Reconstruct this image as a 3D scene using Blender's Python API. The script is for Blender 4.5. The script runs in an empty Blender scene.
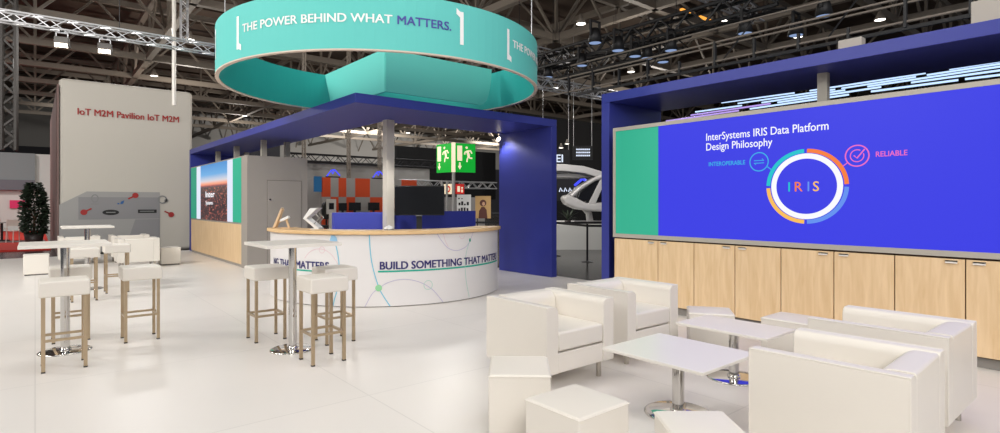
import bpy, bmesh, math, random
from mathutils import Vector, Matrix
random.seed(7)
PI = math.pi
C = bpy.context.scene.collection
sc = bpy.context.scene

# ------------------------------------------------------------------ materials
def lin(c):
    return tuple((x / 12.92 if x <= 0.04045 else ((x + 0.055) / 1.055) ** 2.4) for x in [v / 255.0 for v in c])

def mat(name, rgb, rough=0.5, metal=0.0, spec=0.5, emit=None, estr=0.0, noise=0.0, nscale=8.0, coat=0.0, bump=0.0, bscale=60.0):
    m = bpy.data.materials.new(name); m.use_nodes = True
    nt = m.node_tree; b = nt.nodes['Principled BSDF']
    col = lin(rgb) + (1,)
    b.inputs['Base Color'].default_value = col
    b.inputs['Roughness'].default_value = rough
    b.inputs['Metallic'].default_value = metal
    b.inputs['Specular IOR Level'].default_value = spec
    if coat: b.inputs['Coat Weight'].default_value = coat
    if emit:
        b.inputs['Emission Color'].default_value = lin(emit) + (1,)
        b.inputs['Emission Strength'].default_value = estr
    if noise or bump:
        tc = nt.nodes.new('ShaderNodeTexCoord')
    if noise:
        n = nt.nodes.new('ShaderNodeTexNoise'); n.inputs['Scale'].default_value = nscale; n.inputs['Detail'].default_value = 4
        mx = nt.nodes.new('ShaderNodeMix'); mx.data_type = 'RGBA'
        mx.inputs[6].default_value = tuple(v * (1 - noise) for v in col[:3]) + (1,)
        mx.inputs[7].default_value = tuple(min(1, v * (1 + noise)) for v in col[:3]) + (1,)
        nt.links.new(tc.outputs['Object'], n.inputs['Vector'])
        nt.links.new(n.outputs['Fac'], mx.inputs[0]); nt.links.new(mx.outputs[2], b.inputs['Base Color'])
    if bump:
        n2 = nt.nodes.new('ShaderNodeTexNoise'); n2.inputs['Scale'].default_value = bscale
        bp = nt.nodes.new('ShaderNodeBump'); bp.inputs['Strength'].default_value = bump; bp.inputs['Distance'].default_value = 0.01
        nt.links.new(tc.outputs['Object'], n2.inputs['Vector'])
        nt.links.new(n2.outputs['Fac'], bp.inputs['Height']); nt.links.new(bp.outputs['Normal'], b.inputs['Normal'])
    return m

def emat(name, rgb, s=1.0):
    return mat(name, (8, 8, 8), 0.4, emit=rgb, estr=s, spec=0.2)

def wood_mat(name, rgb, axis_scale):
    m = mat(name, rgb, 0.42); nt = m.node_tree; b = nt.nodes['Principled BSDF']
    tc = nt.nodes.new('ShaderNodeTexCoord'); mp = nt.nodes.new('ShaderNodeMapping'); mp.inputs['Scale'].default_value = axis_scale
    n = nt.nodes.new('ShaderNodeTexNoise'); n.inputs['Scale'].default_value = 3; n.inputs['Detail'].default_value = 6; n.inputs['Distortion'].default_value = 0.6
    cr = nt.nodes.new('ShaderNodeValToRGB'); c = lin(rgb)
    cr.color_ramp.elements[0].position = 0.3; cr.color_ramp.elements[1].position = 0.72
    cr.color_ramp.elements[0].color = (c[0]*.88, c[1]*.83, c[2]*.74, 1); cr.color_ramp.elements[1].color = (min(1,c[0]*1.05), min(1,c[1]*1.06), min(1,c[2]*1.08), 1)
    nt.links.new(tc.outputs['Object'], mp.inputs['Vector']); nt.links.new(mp.outputs['Vector'], n.inputs['Vector'])
    nt.links.new(n.outputs['Fac'], cr.inputs['Fac']); nt.links.new(cr.outputs['Color'], b.inputs['Base Color'])
    return m

def floor_mat():
    m = mat('white_stage_floor', (230, 225, 219), 0.2, spec=0.35); nt = m.node_tree; b = nt.nodes['Principled BSDF']
    tc = nt.nodes.new('ShaderNodeTexCoord')
    br = nt.nodes.new('ShaderNodeTexBrick'); br.offset = 0.0
    br.inputs['Scale'].default_value = 1.0; br.inputs['Brick Width'].default_value = 2.0; br.inputs['Row Height'].default_value = 2.0
    br.inputs['Mortar Size'].default_value = 0.006; br.inputs['Mortar Smooth'].default_value = 0.3
    c = lin((230, 225, 219))
    br.inputs['Color1'].default_value = c + (1,); br.inputs['Color2'].default_value = tuple(v*.985 for v in c) + (1,)
    br.inputs['Mortar'].default_value = tuple(v*.86 for v in c) + (1,)
    nt.links.new(tc.outputs['Object'], br.inputs['Vector']); nt.links.new(br.outputs['Color'], b.inputs['Base Color'])
    n = nt.nodes.new('ShaderNodeTexNoise'); n.inputs['Scale'].default_value = 1.3; n.inputs['Detail'].default_value = 3
    bp = nt.nodes.new('ShaderNodeBump'); bp.inputs['Strength'].default_value = 0.06; bp.inputs['Distance'].default_value = 0.05
    rr = nt.nodes.new('ShaderNodeMapRange'); rr.inputs[3].default_value = 0.24; rr.inputs[4].default_value = 0.42
    nt.links.new(tc.outputs['Object'], n.inputs['Vector']); nt.links.new(n.outputs['Fac'], bp.inputs['Height'])
    nt.links.new(bp.outputs['Normal'], b.inputs['Normal'])
    nt.links.new(n.outputs['Fac'], rr.inputs[0]); nt.links.new(rr.outputs[0], b.inputs['Roughness'])
    return m

def photo_mat():
    # the lit picture on the cabin screen: a city at dusk; object z 0..1.4, object y for the noise
    m = mat('dusk_city_picture', (5, 5, 5), 0.3); nt = m.node_tree; b = nt.nodes['Principled BSDF']
    tc = nt.nodes.new('ShaderNodeTexCoord'); sp = nt.nodes.new('ShaderNodeSeparateXYZ')
    nt.links.new(tc.outputs['Object'], sp.inputs[0])
    mr = nt.nodes.new('ShaderNodeMapRange'); mr.inputs[1].default_value = 1.05; mr.inputs[2].default_value = 2.58
    nt.links.new(sp.outputs['Z'], mr.inputs[0])
    cr = nt.nodes.new('ShaderNodeValToRGB'); e = cr.color_ramp.elements
    e[0].position = 0; e[0].color = lin((70, 40, 45)) + (1,)
    e[1].position = 1; e[1].color = lin((30, 130, 205)) + (1,)
    for p, c in [(.35, (95, 55, 55)), (.58, (90, 80, 100)), (.60, (190, 85, 80)), (.64, (248, 160, 125)), (.69, (205, 205, 215)), (.80, (90, 165, 222))]:
        q = e.new(p); q.color = lin(c) + (1,)
    nt.links.new(mr.outputs[0], cr.inputs['Fac'])
    mp = nt.nodes.new('ShaderNodeMapping'); mp.inputs['Scale'].default_value = (1, 5, 12)
    v = nt.nodes.new('ShaderNodeTexNoise'); v.inputs['Scale'].default_value = 1.6; v.inputs['Detail'].default_value = 5
    nt.links.new(tc.outputs['Object'], mp.inputs[0]); nt.links.new(mp.outputs[0], v.inputs['Vector'])
    c2 = nt.nodes.new('ShaderNodeValToRGB'); f = c2.color_ramp.elements
    f[0].position = .44; f[0].color = lin((25, 22, 30)) + (1,); f[1].position = .72; f[1].color = lin((250, 130, 100)) + (1,)
    q = f.new(.57); q.color = lin((88, 42, 46)) + (1,)
    nt.links.new(v.outputs['Fac'], c2.inputs['Fac'])
    g = nt.nodes.new('ShaderNodeMapRange'); g.inputs[1].default_value = .62; g.inputs[2].default_value = .56
    nt.links.new(mr.outputs[0], g.inputs[0])
    mx = nt.nodes.new('ShaderNodeMix'); mx.data_type = 'RGBA'
    nt.links.new(g.outputs[0], mx.inputs[0]); nt.links.new(cr.outputs['Color'], mx.inputs[6]); nt.links.new(c2.outputs['Color'], mx.inputs[7])
    nt.links.new(mx.outputs[2], b.inputs['Emission Color']); b.inputs['Emission Strength'].default_value = 1.0
    return m

M = dict(
    floor=floor_mat(),
    hall_floor=mat('dark_hall_floor', (62, 60, 60), 0.22, noise=.25, nscale=.6),
    red_carpet=mat('red_carpet', (186, 40, 26), .9, noise=.1, nscale=20),
    grey_strip=mat('grey_floor_strip', (120, 116, 114), .7),
    ceiling=mat('brown_ceiling', (80, 66, 56), .85, noise=.25, nscale=.35),
    steel=mat('painted_steel', (122, 113, 103), .55), dark_steel=mat('dark_steel', (70, 66, 63), .55),
    wall=mat('hall_wall', (150, 148, 145), .8), wall_dark=mat('hall_wall_dark', (46, 46, 52), .8),
    navy=mat('navy_panel', (50, 58, 146), .42, noise=.05, nscale=.7),
    navy_lit=mat('navy_partition_lit', (64, 72, 168), .5),  # same navy made lighter, the light on the left panel put into the colour
    teal=mat('teal_fabric', (98, 200, 192), .7), hem=mat('ring_hem', (214, 196, 180), .6),
    teal_shaded=mat('teal_fabric_shaded', (44, 184, 176), .7), teal_bright=mat('teal_panel_brightened', (108, 216, 204), .7),  # ring's inside shade and the panels' extra light put into the base colours
    white=mat('white_print', (246, 246, 244), .6), print_navy=mat('navy_print', (48, 44, 110), .6), print_blue=mat('blue_letter_print', (72, 74, 160), .6),
    leather=mat('white_leather', (229, 223, 213), .38, spec=.4, bump=.04, bscale=90),
    lam=mat('white_laminate', (234, 229, 220), .3), seam=mat('seam_shadow', (120, 112, 104), .8),
    champagne=mat('champagne_metal', (186, 166, 138), .34, metal=.75),
    chrome=mat('chrome', (215, 213, 210), .08, metal=1.0),
    foot=mat('dark_foot', (60, 55, 50), .6), satin=mat('satin_metal', (190, 184, 174), .3, metal=.8),
    counter=mat('white_counter', (232, 229, 227), .35), ctop=wood_mat('maple_counter_top', (236, 200, 150), (1.2, 1.2, 8)),
    wood=wood_mat('maple_panel', (236, 206, 164), (6, 6, .7)),
    column_grey=mat('column_paint', (196, 190, 180), .5), frame=mat('greige_frame', (178, 172, 160), .5), room=mat('greige_cabin', (162, 155, 147), .6),
    kick=mat('grey_kickboard', (150, 146, 140), .5), gap_grey=mat('grey_gap', (112, 107, 101), .8), gap=mat('dark_gap', (70, 48, 30), .8),
    tower=mat('tower_fabric', (192, 187, 177), .75), tower_low=mat('tower_print_grey', (138, 137, 139), .75), tower_low2=mat('tower_print_pale', (156, 155, 153), .75),
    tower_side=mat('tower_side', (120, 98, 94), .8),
    red=mat('red_print', (158, 38, 36), .6), dark_red=mat('dark_red_print', (150, 40, 45), .6),
    black=mat('black', (18, 18, 20), .5), black_gloss=mat('black_gloss_screen', (10, 11, 14), .15), black_matt=mat('black_curtain', (16, 16, 18), .95),
    grey_print=mat('grey_print', (130, 130, 130), .6), blue_print=mat('blue_print', (40, 90, 150), .6),
    cyan=mat('cyan_line', (110, 196, 222), .6), pale_line=mat('pale_violet_line', (196, 190, 214), .6), pink_line=mat('pale_pink_line', (228, 200, 205), .6),
    leafblue=mat('pale_blue_print', (150, 196, 228), .6), greendot=mat('light_green_print', (150, 214, 160), .6), tealdot=mat('teal_dot', (40, 160, 130), .6),
    underline=mat('teal_underline', (28, 176, 150), .6), palegreen=mat('pale_green_line', (176, 216, 200), .6),
    orange=mat('orange_panel', (206, 72, 28), .6), grey_panel=mat('grey_panel', (158, 154, 152), .6),
    green_sign=mat('exit_green', (0, 150, 40), .4, emit=(0, 160, 45), estr=.75), cream_sign=mat('cream_sign', (250, 235, 205), .5, emit=(250, 232, 200), estr=.6),
    red_sign=mat('fire_red', (215, 40, 35), .5, emit=(215, 40, 35), estr=.3),
    pole=mat('pole_grey', (176, 174, 172), .4), aluminium=mat('aluminium', (196, 196, 198), .32, metal=.6), black_truss=mat('black_truss', (22, 22, 24), .5),
    dark_metal=mat('dark_metal', (40, 40, 42), .45, metal=.4),
    leaf=mat('dark_leaf', (38, 52, 36), .6, noise=.3, nscale=5), bark=mat('bark', (90, 68, 48), .8), pot=mat('dark_pot', (50, 44, 42), .5),
    pink=mat('magenta_sign', (200, 30, 90), .5, emit=(190, 20, 80), estr=.25),
    booth_white=mat('booth_white', (208, 208, 204), .6), booth_grey=mat('booth_fascia', (128, 136, 138), .6), booth_band=mat('booth_band', (104, 104, 112), .6),
    craft=mat('aircraft_white', (206, 204, 204), .3), craft_dark=mat('aircraft_glass', (26, 28, 34), .1), craft_grey=mat('aircraft_grey', (140, 138, 138), .35),
    maple_plain=mat('plain_maple', (222, 190, 150), .5), paper=mat('white_paper', (240, 240, 238), .5), beige_box=mat('beige_box', (186, 178, 164), .6),
    poster_tan=mat('poster_tan', (196, 158, 104), .6), poster_brown=mat('poster_brown', (90, 48, 40), .6),
    skin=mat('poster_skin', (205, 160, 130), .6),
    # lit things
    e_blue=emat('screen_blue', (59, 62, 229)), e_white=emat('screen_white', (250, 250, 255)), e_teal=emat('screen_teal', (30, 196, 205)),
    e_orange=emat('screen_orange', (246, 126, 60)), e_yellow=emat('screen_yellow', (250, 190, 90)), e_lblue=emat('screen_light_blue', (100, 145, 240)),
    e_pink=emat('screen_pink', (240, 110, 190)), e_cyan=emat('screen_cyan', (60, 180, 230)), green_wall=mat('green_panel', (36, 160, 130), .55, emit=(36, 160, 130), estr=.35),
    e_strip=emat('screen_pale', (226, 232, 250)), e_lamp=emat('lamp_lens', (255, 240, 215), 7), e_lamp2=emat('hall_lamp_lens', (255, 250, 240), 5),
    e_spot=emat('stage_lens', (150, 175, 220), .8), e_tube=emat('tube_light', (190, 218, 255), 1.35), e_tubep=emat('tube_violet', (200, 170, 255), .9),
    e_logo=emat('blue_logo', (70, 80, 255), 1.2), e_sign=emat('white_letters', (225, 235, 255), 1.1), e_bluebox=emat('blue_panel', (40, 90, 130), .7), e_warm=emat('warm_strip', (255, 170, 70), 1.3),
    photo=photo_mat(),
)

# ------------------------------------------------------------------ mesh builder
class MB:
    def __init__(s): s.bm = bmesh.new()
    def face(s, vs, mi=0):
        try:
            f = s.bm.faces.new(vs); f.material_index = mi; return f
        except ValueError: return None
    def box(s, x0, x1, y0, y1, z0, z1, mi=0, rz=0, c=None):
        pts = [(x, y, z) for z in (z0, z1) for x, y in ((x0, y0), (x1, y0), (x1, y1), (x0, y1))]
        if rz:
            cx, cy = c if c else ((x0 + x1) / 2, (y0 + y1) / 2); ca, sa = math.cos(rz), math.sin(rz)
            pts = [(cx + (x-cx)*ca - (y-cy)*sa, cy + (x-cx)*sa + (y-cy)*ca, z) for x, y, z in pts]
        v = [s.bm.verts.new(p) for p in pts]
        for q in ((3,2,1,0), (4,5,6,7), (0,1,5,4), (1,2,6,5), (2,3,7,6), (3,0,4,7)): s.face([v[i] for i in q], mi)
        return s
    def cyl(s, p0, p1, r, seg=12, r2=None, mi=0, cap=True):
        p0 = Vector(p0); p1 = Vector(p1); r2 = r if r2 is None else r2
        d = (p1 - p0).normalized(); a = d.orthogonal().normalized(); b = d.cross(a)
        A = []; B = []
        for i in range(seg):
            t = 2*PI*i/seg; o = a*math.cos(t) + b*math.sin(t)
            A.append(s.bm.verts.new(p0 + o*r)); B.append(s.bm.verts.new(p1 + o*r2))
        for i in range(seg):
            f = s.face([A[i], A[(i+1) % seg], B[(i+1) % seg], B[i]], mi)
            if f and seg > 6: f.smooth = True
        if cap:
            for f in (s.face(A[::-1], mi), s.face(B, mi)):
                if f:
                    for e in f.edges: e.smooth = False
        return s
    def bar(s, p0, p1, w, h=None, mi=0):
        # rectangular bar between two points, h measured as near vertical as possible
        h = h or w; p0 = Vector(p0); p1 = Vector(p1); d = (p1-p0).normalized()
        up = Vector((0, 0, 1)) if abs(d.z) < .99 else Vector((0, 1, 0))
        a = d.cross(up).normalized(); b = a.cross(d)
        v = [s.bm.verts.new(p + a*w/2*i + b*h/2*j) for p in (p0, p1) for i, j in ((-1,-1), (1,-1), (1,1), (-1,1))]
        for q in ((3,2,1,0), (4,5,6,7), (0,1,5,4), (1,2,6,5), (2,3,7,6), (3,0,4,7)): s.face([v[i] for i in q], mi)
        return s
    def prism(s, pts, fn, a, b, mi=0, smooth=False):
        # outline pts (2D), fn(u, v, t) -> 3D, extruded from t=a to t=b
        A = [s.bm.verts.new(fn(u, v, a)) for u, v in pts]; B = [s.bm.verts.new(fn(u, v, b)) for u, v in pts]
        n = len(pts)
        for i in range(n):
            f = s.face([A[i], A[(i+1) % n], B[(i+1) % n], B[i]], mi)
            if f: f.smooth = smooth
        s.face(A[::-1], mi); s.face(B, mi)
        return s
    def lathe(s, prof, c=(0, 0, 0), seg=32, mi=0):
        rings = []
        for r, z in prof:
            if r < 1e-6: rings.append([s.bm.verts.new((c[0], c[1], c[2]+z))])
            else: rings.append([s.bm.verts.new((c[0]+r*math.cos(2*PI*i/seg), c[1]+r*math.sin(2*PI*i/seg), c[2]+z)) for i in range(seg)])
        for A, B in zip(rings, rings[1:]):
            for i in range(seg):
                j = (i+1) % seg
                if len(A) == 1 and len(B) == 1: continue
                q = [A[0], B[j], B[i]] if len(A) == 1 else ([A[i], A[j], B[0]] if len(B) == 1 else [A[i], A[j], B[j], B[i]])
                f = s.face(q, mi)
                if f: f.smooth = True
        return s
    def tube(s, pts, r, seg=8, mi=0):
        for p, q in zip(pts, pts[1:]): s.cyl(p, q, r, seg, mi=mi)
        return s
    def grid(s, fn, nu, nv, mi=0, smooth=True):
        V = [[s.bm.verts.new(fn(i/nu, j/nv)) for j in range(nv+1)] for i in range(nu+1)]
        for i in range(nu):
            for j in range(nv):
                f = s.face([V[i][j], V[i+1][j], V[i+1][j+1], V[i][j+1]], mi)
                if f: f.smooth = smooth
        return s

def abspos(o):
    p = Vector((0, 0, 0))
    while o: p += o.location; o = o.parent
    return p

def obj(name, mb, m, parent=None, world=False, bevel=0, seg=2, loc=None, smooth=False, solid=0):
    bm = mb.bm if hasattr(mb, 'bm') else mb
    if world and parent: bmesh.ops.translate(bm, verts=bm.verts, vec=-abspos(parent))
    bmesh.ops.recalc_face_normals(bm, faces=bm.faces)
    me = bpy.data.meshes.new(name); bm.to_mesh(me); bm.free()
    for x in (m if isinstance(m, (list, tuple)) else [m]): me.materials.append(M[x])
    o = bpy.data.objects.new(name, me); C.objects.link(o)
    if parent: o.parent = parent
    if loc: o.location = loc
    if smooth:
        for f in me.polygons: f.use_smooth = True
    if solid:
        s = o.modifiers.new('solid', 'SOLIDIFY'); s.thickness = solid; s.offset = 0
    if bevel:
        b = o.modifiers.new('bevel', 'BEVEL'); b.width = bevel; b.segments = seg; b.limit_method = 'ANGLE'; b.angle_limit = 0.7
        for f in me.polygons: f.use_smooth = True
        b.harden_normals = True
    return o

def tag(o, label, cat, group=None):
    o['label'] = label; o['category'] = cat
    if group: o['group'] = group
    return o

def thing(name, label, cat, loc=(0, 0, 0), rz=0, group=None):
    o = bpy.data.objects.new(name, None); C.objects.link(o); o.empty_display_size = .1
    o.location = loc; o.rotation_euler = (0, 0, rz)
    return tag(o, label, cat, group)

def struct(name, mb, m, parent=None, **k):
    o = obj(name, mb, m, parent, **k); o['kind'] = 'structure'; return o

def dup(root, loc, rz, label, group=None):
    r = root.copy(); C.objects.link(r); r.location = loc; r.rotation_euler = (0, 0, rz); r['label'] = label
    if group: r['group'] = group
    for ch in list(root.children):
        c = ch.copy(); C.objects.link(c); c.parent = r
        for g in list(ch.children):
            e = g.copy(); C.objects.link(e); e.parent = c
    return r

# ------------------------------------------------------------------ flat graphics mapped on a surface
_txt = {}
def text_geo(body, bold=0.0):
    k = (body, bold)
    if k in _txt: return _txt[k]
    cu = bpy.data.curves.new('t', 'FONT'); cu.body = body; cu.offset = bold; cu.resolution_u = 3
    o = bpy.data.objects.new('t', cu); C.objects.link(o)
    bpy.context.view_layer.update(); dg = bpy.context.evaluated_depsgraph_get()
    me = bpy.data.meshes.new_from_object(o.evaluated_get(dg))
    vs = [(v.co.x, v.co.y) for v in me.vertices]; fs = [tuple(p.vertices) for p in me.polygons]
    bpy.data.objects.remove(o); bpy.data.curves.remove(cu); bpy.data.meshes.remove(me)
    _txt[k] = (vs, fs); return vs, fs
CAP = None
class Decal:
    def __init__(s, fn): s.bm = bmesh.new(); s.fn = fn
    def P(s, u, v): return s.bm.verts.new(s.fn(u, v))
    def poly(s, pts, mi=0):
        f = s.bm.faces.new([s.P(*p) for p in pts]); f.material_index = mi; return s
    def rect(s, u0, u1, v0, v1, mi=0, n=1):
        for i in range(n):
            a = u0 + (u1-u0)*i/n; b = u0 + (u1-u0)*(i+1)/n
            s.poly([(a, v0), (b, v0), (b, v1), (a, v1)], mi)
        return s
    def stroke(s, pts, w, mi=0, closed=False, sub=4):
        if sub > 1 and len(pts) > 2 and not closed:
            q = []
            for i in range(len(pts)-1):
                p0 = pts[max(0, i-1)]; p1 = pts[i]; p2 = pts[i+1]; p3 = pts[min(len(pts)-1, i+2)]
                for k in range(sub):
                    t = k/sub
                    q.append(tuple(.5*((2*p1[a]) + (-p0[a]+p2[a])*t + (2*p0[a]-5*p1[a]+4*p2[a]-p3[a])*t*t + (-p0[a]+3*p1[a]-3*p2[a]+p3[a])*t**3) for a in (0, 1)))
            q.append(pts[-1]); pts = q
        n = len(pts); L = []
        for i in range(n):
            a = pts[(i-1) % n] if closed or i else pts[0]; b = pts[(i+1) % n] if closed or i < n-1 else pts[-1]
            dx, dy = b[0]-a[0], b[1]-a[1]; l = math.hypot(dx, dy) or 1
            nx, ny = -dy/l*w/2, dx/l*w/2
            L.append((s.P(pts[i][0]+nx, pts[i][1]+ny), s.P(pts[i][0]-nx, pts[i][1]-ny)))
        for i in range(n if closed else n-1):
            a, b = L[i], L[(i+1) % n]
            f = s.bm.faces.new([a[0], a[1], b[1], b[0]]); f.material_index = mi
        return s
    def ring(s, u, v, r, w, mi=0, a0=0, a1=360, n=40, ry=None):
        k = (ry or r)/r
        pts = [(u + r*math.cos(math.radians(a0+(a1-a0)*i/n)), v + k*r*math.sin(math.radians(a0+(a1-a0)*i/n))) for i in range(n+1)]
        if abs(a1-a0) >= 360: return s.stroke(pts[:-1], w, mi, True)
        return s.stroke(pts, w, mi, sub=1)
    def disc(s, u, v, r, mi=0, n=20, ry=None):
        return s.poly([(u + r*math.cos(2*PI*i/n), v + (ry or r)*math.sin(2*PI*i/n)) for i in range(n)], mi)
    def text(s, body, u, v, cap, width=None, bold=.0, mi=0, clip=None):
        vs, fs = text_geo(body); H = text_geo('H')[0]
        ch = max(p[1] for p in H); x0 = min(p[0] for p in vs); x1 = max(p[0] for p in vs)
        sy = cap/ch; sx = width/(x1-x0) if width else sy
        n_ = (Vector(s.fn(u+.01, v))-Vector(s.fn(u, v))).cross(Vector(s.fn(u, v+.01))-Vector(s.fn(u, v))).normalized()
        for lay, (ox, oy) in enumerate(((0, 0),) if not bold else ((-bold, -bold*.5), (bold, -bold*.5), (-bold, bold*.5), (bold, bold*.5))):
            ly = n_*.0012*lay
            pts = [(u + (x-x0+ox)*sx, v + (y+oy)*sy) for x, y in vs]
            V = {}
            for f in fs:
                q = []
                for i in f:
                    if i not in V: V[i] = s.bm.verts.new(Vector(s.fn(*pts[i])) + ly)
                    q.append(V[i])
                try: s.bm.faces.new(q).material_index = mi
                except ValueError: pass
        return s

def on_x(x):   # a plane of constant x facing -x, u runs to the viewer's right (-y)
    return lambda u, v: (x, -u, v)
def on_y(y):   # a plane of constant y facing -y
    return lambda u, v: (u, y, v)
def on_cyl(cx, cy, r):  # u is an arc length measured from angle 0
    return lambda u, v: (cx + r*math.cos(u/r), cy + r*math.sin(u/r), v)

# ------------------------------------------------------------------ camera
TH = math.radians(50.2)
cam = bpy.data.cameras.new('camera'); co = bpy.data.objects.new('camera', cam); C.objects.link(co)
co.location = (0, 0, 1.5); co.rotation_euler = (PI/2, 0, TH - PI/2)
cam.sensor_width = 36; cam.lens = 558/1000*36; cam.shift_y = -0.0135; cam.clip_end = 300
sc.camera = co
DX, DY = math.cos(TH), math.sin(TH)      # view direction
RX, RY = DY, -DX                          # view right
VRZ = TH - PI/2                           # heading of things squared to the viewing axis

# ------------------------------------------------------------------ hall shell
struct('floor', MB().box(-8, 8.25, -6, 20, -.04, 0), 'floor')
struct('floor_hall', MB().box(-40, 70, -8, 70, -.12, -.05), 'hall_floor')
struct('trim_1', MB().box(-40, .3, 28.2, 29.2, -.05, .02), 'grey_strip')
carpet = tag(obj('red_carpet', MB().box(-40, .4, 23.7, 39.5, -.05, 0), 'red_carpet'), 'bright red carpet on the floor behind the left bar tables', 'carpet')
cb = MB()
for i in range(30):
    y = -6 + i*2.6
    cb.box(-40, 70, y, y+1.7, 11.0, 11.15); cb.box(-40, 70, y+1.7, y+2.6, 11.12, 11.2)
struct('ceiling', cb, 'ceiling')
struct('wall_back', MB().box(-40, 70, 66, 66.3, 0, 11.2), 'wall')
struct('trim_2', MB().box(-40, 70, 65.6, 66, 0, 6.6), 'wall_dark')
struct('wall_right', MB().box(62, 62.3, -8, 66, 0, 11.2), 'wall_dark')

def roof_truss(n, axis, k, a, b, z0=8.0, z1=10.2, step=3.95, off=0, posts=True):
    root = bpy.data.objects.new('trim_%d' % n, None); C.objects.link(root); root['kind'] = 'structure'
    P = (lambda t, z: (t, k, z)) if axis == 'x' else (lambda t, z: (k, t, z))
    struct('bottom_chord', MB().bar(P(a, z0), P(b, z0), .22, .24), 'steel', root)
    struct('top_chord', MB().bar(P(a, z1), P(b, z1), .22, .24), 'steel', root)
    w = MB(); t = off; i = 0
    while t - step > a: t -= step
    while t < b:
        if posts: w.bar(P(t, z0), P(t, z1), .1)
        w.bar(P(t, z0), P(t+step/2, z1), .09); w.bar(P(t+step, z0), P(t+step/2, z1), .09)
        t += step
    struct('bracing', w, 'steel', root)
n = 3
for i in range(11):
    roof_truss(n, 'x', 6.3+4.6*i, -12, 56, off=3.95); n += 1
for i in (0, 2, 3, 4, 5, 7, 9):
    roof_truss(n, 'y', 3.9+3.95*i, 3, 62, step=4.6, off=6.3, posts=False); n += 1

# ------------------------------------------------------------------ right screen wall with cabinets
X0 = 6.55
wall = MB().box(6.585, 7.9, -.6, 5.24, 1.06, 2.58)
struct('wall_right_screen', wall, 'room')
t = thing('video_wall', 'big blue display wall with a colourful ring logo above the wooden cabinets', 'screen', (X0, 2.3, 1.0))
fr = MB(); fr.box(X0-.01, X0+.05, -.6, 5.25, 1.0, 1.055).box(X0-.01, X0+.05, -.6, 5.25, 2.55, 2.60).box(X0-.01, X0+.05, 5.205, 5.25, 1.055, 2.55)
obj('frame', fr, 'frame', t, True)
obj('green_panel', MB().box(X0, X0+.033, 4.48, 5.205, 1.055, 2.55), 'green_wall', t, True)
scr = obj('display', MB().box(X0, X0+.033, -.6, 4.48, 1.055, 2.55), 'e_blue', t, True)
D = Decal(on_x(X0-.004)).text('InterSystems IRIS Data Platform', -3.765, 2.29, .09, 1.42, .008).text('Design Philosophy', -3.765, 2.165, .09, .825, .008)
obj('heading', D, 'e_white', scr, True)
u, v = -2.578, 1.685
D = Decal(on_x(X0-.004)).ring(u, v, .345, .058, n=64, ry=.335)
obj('white_ring', D, 'e_white', scr, True)
D = Decal(on_x(X0-.004))
for a0, mi in ((92, 0), (2, 1), (182, 2), (272, 3)): D.ring(u, v, .408, .044, mi, a0, a0+86, 24, ry=.392)
obj('coloured_ring', D, ['e_teal', 'e_orange', 'e_yellow', 'e_lblue'], scr, True)
D = Decal(on_x(X0-.004))
for ch, x, mi in (('I', -2.76, 0), ('R', -2.69, 1), ('I', -2.555, 3), ('S', -2.50, 2)): D.text(ch, x, 1.63, .105, None, .008, mi)
obj('logo_letters', D, ['e_teal', 'e_orange', 'e_yellow', 'e_lblue'], scr, True)
D = Decal(on_x(X0-.004)).ring(-3.095, 1.985, .108, .012).stroke([(-3.0, 1.925), (-2.95, 1.885)], .01)
D.stroke([(-3.155, 2.0), (-3.035, 2.0), (-3.06, 2.02)], .009, sub=1).stroke([(-3.035, 1.97), (-3.155, 1.97), (-3.13, 1.95)], .009, sub=1)
D.text('INTEROPERABLE', -3.73, 1.965, .05, .47, .012)
obj('teal_icon', D, 'e_cyan', scr, True)
D = Decal(on_x(X0-.004)).ring(-2.075, 1.99, .108, .013).ring(-2.075, 1.99, .062, .01, 0, 60, 380, 30).stroke([(-2.105, 1.995), (-2.075, 1.965), (-2.005, 2.055)], .014, sub=1).stroke([(-2.16, 1.925), (-2.21, 1.885)], .01)
D.text('RELIABLE', -1.905, 1.968, .052, .265, .014)
obj('pink_icon', D, 'e_pink', scr, True)

struct('baseboard_right', MB().box(6.62, 7.85, -.6, 5.2, 0, .1), 'kick')
seams = [(5.235, 4.485, 3.942), (3.942, 3.392, 2.846), (2.846, 2.296, 1.747), (1.747, 1.198, .648), (.648, .099, -.45)]
where = ['leftmost, beside the blue post', 'second from the blue post', 'third from the blue post', 'fourth from the blue post', 'last one at the right edge']
for (a, m_, b), w in zip(seams, where):
    t = thing('cabinet', 'light maple two-door cabinet under the blue screen, ' + w, 'cabinet', (7.1, m_, .1), 0, 'maple cabinets under the screen')
    obj('body', MB().box(X0+.025, 7.6, b+.002, a-.002, .1, .995), 'gap', t, True)
    for p, q, hs in ((a, m_, m_+.1), (m_, b, m_-.1)):
        d_ = obj('door', MB().box(X0, X0+.022, q+.005, p-.005, .11, .98), 'wood', t, True, bevel=.002)
        obj('handle', MB().box(X0-.022, X0, hs-.045, hs+.045, .955, .967).box(X0-.022, X0-.018, hs-.045, hs+.045, .94, .967), 'lam', d_, True)

# canopy over the right screen
t = thing('canopy', 'navy canopy over the blue display wall with end panel down to the floor', 'canopy', (7.45, 3, 0))
obj('roof_panel', MB().box(6.77, 8.14, -3, 5.66, 3.05, 3.19), 'navy', t, True, bevel=.006)
obj('end_panel', MB().box(6.77, 8.14, 5.51, 5.66, 0, 3.05), 'navy', t, True, bevel=.006)
for y in (2.65, -.3): obj('support_post', MB().box(7.2, 7.28, y-.055, y+.055, 2.58, 3.05), 'frame', t, True)

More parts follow.
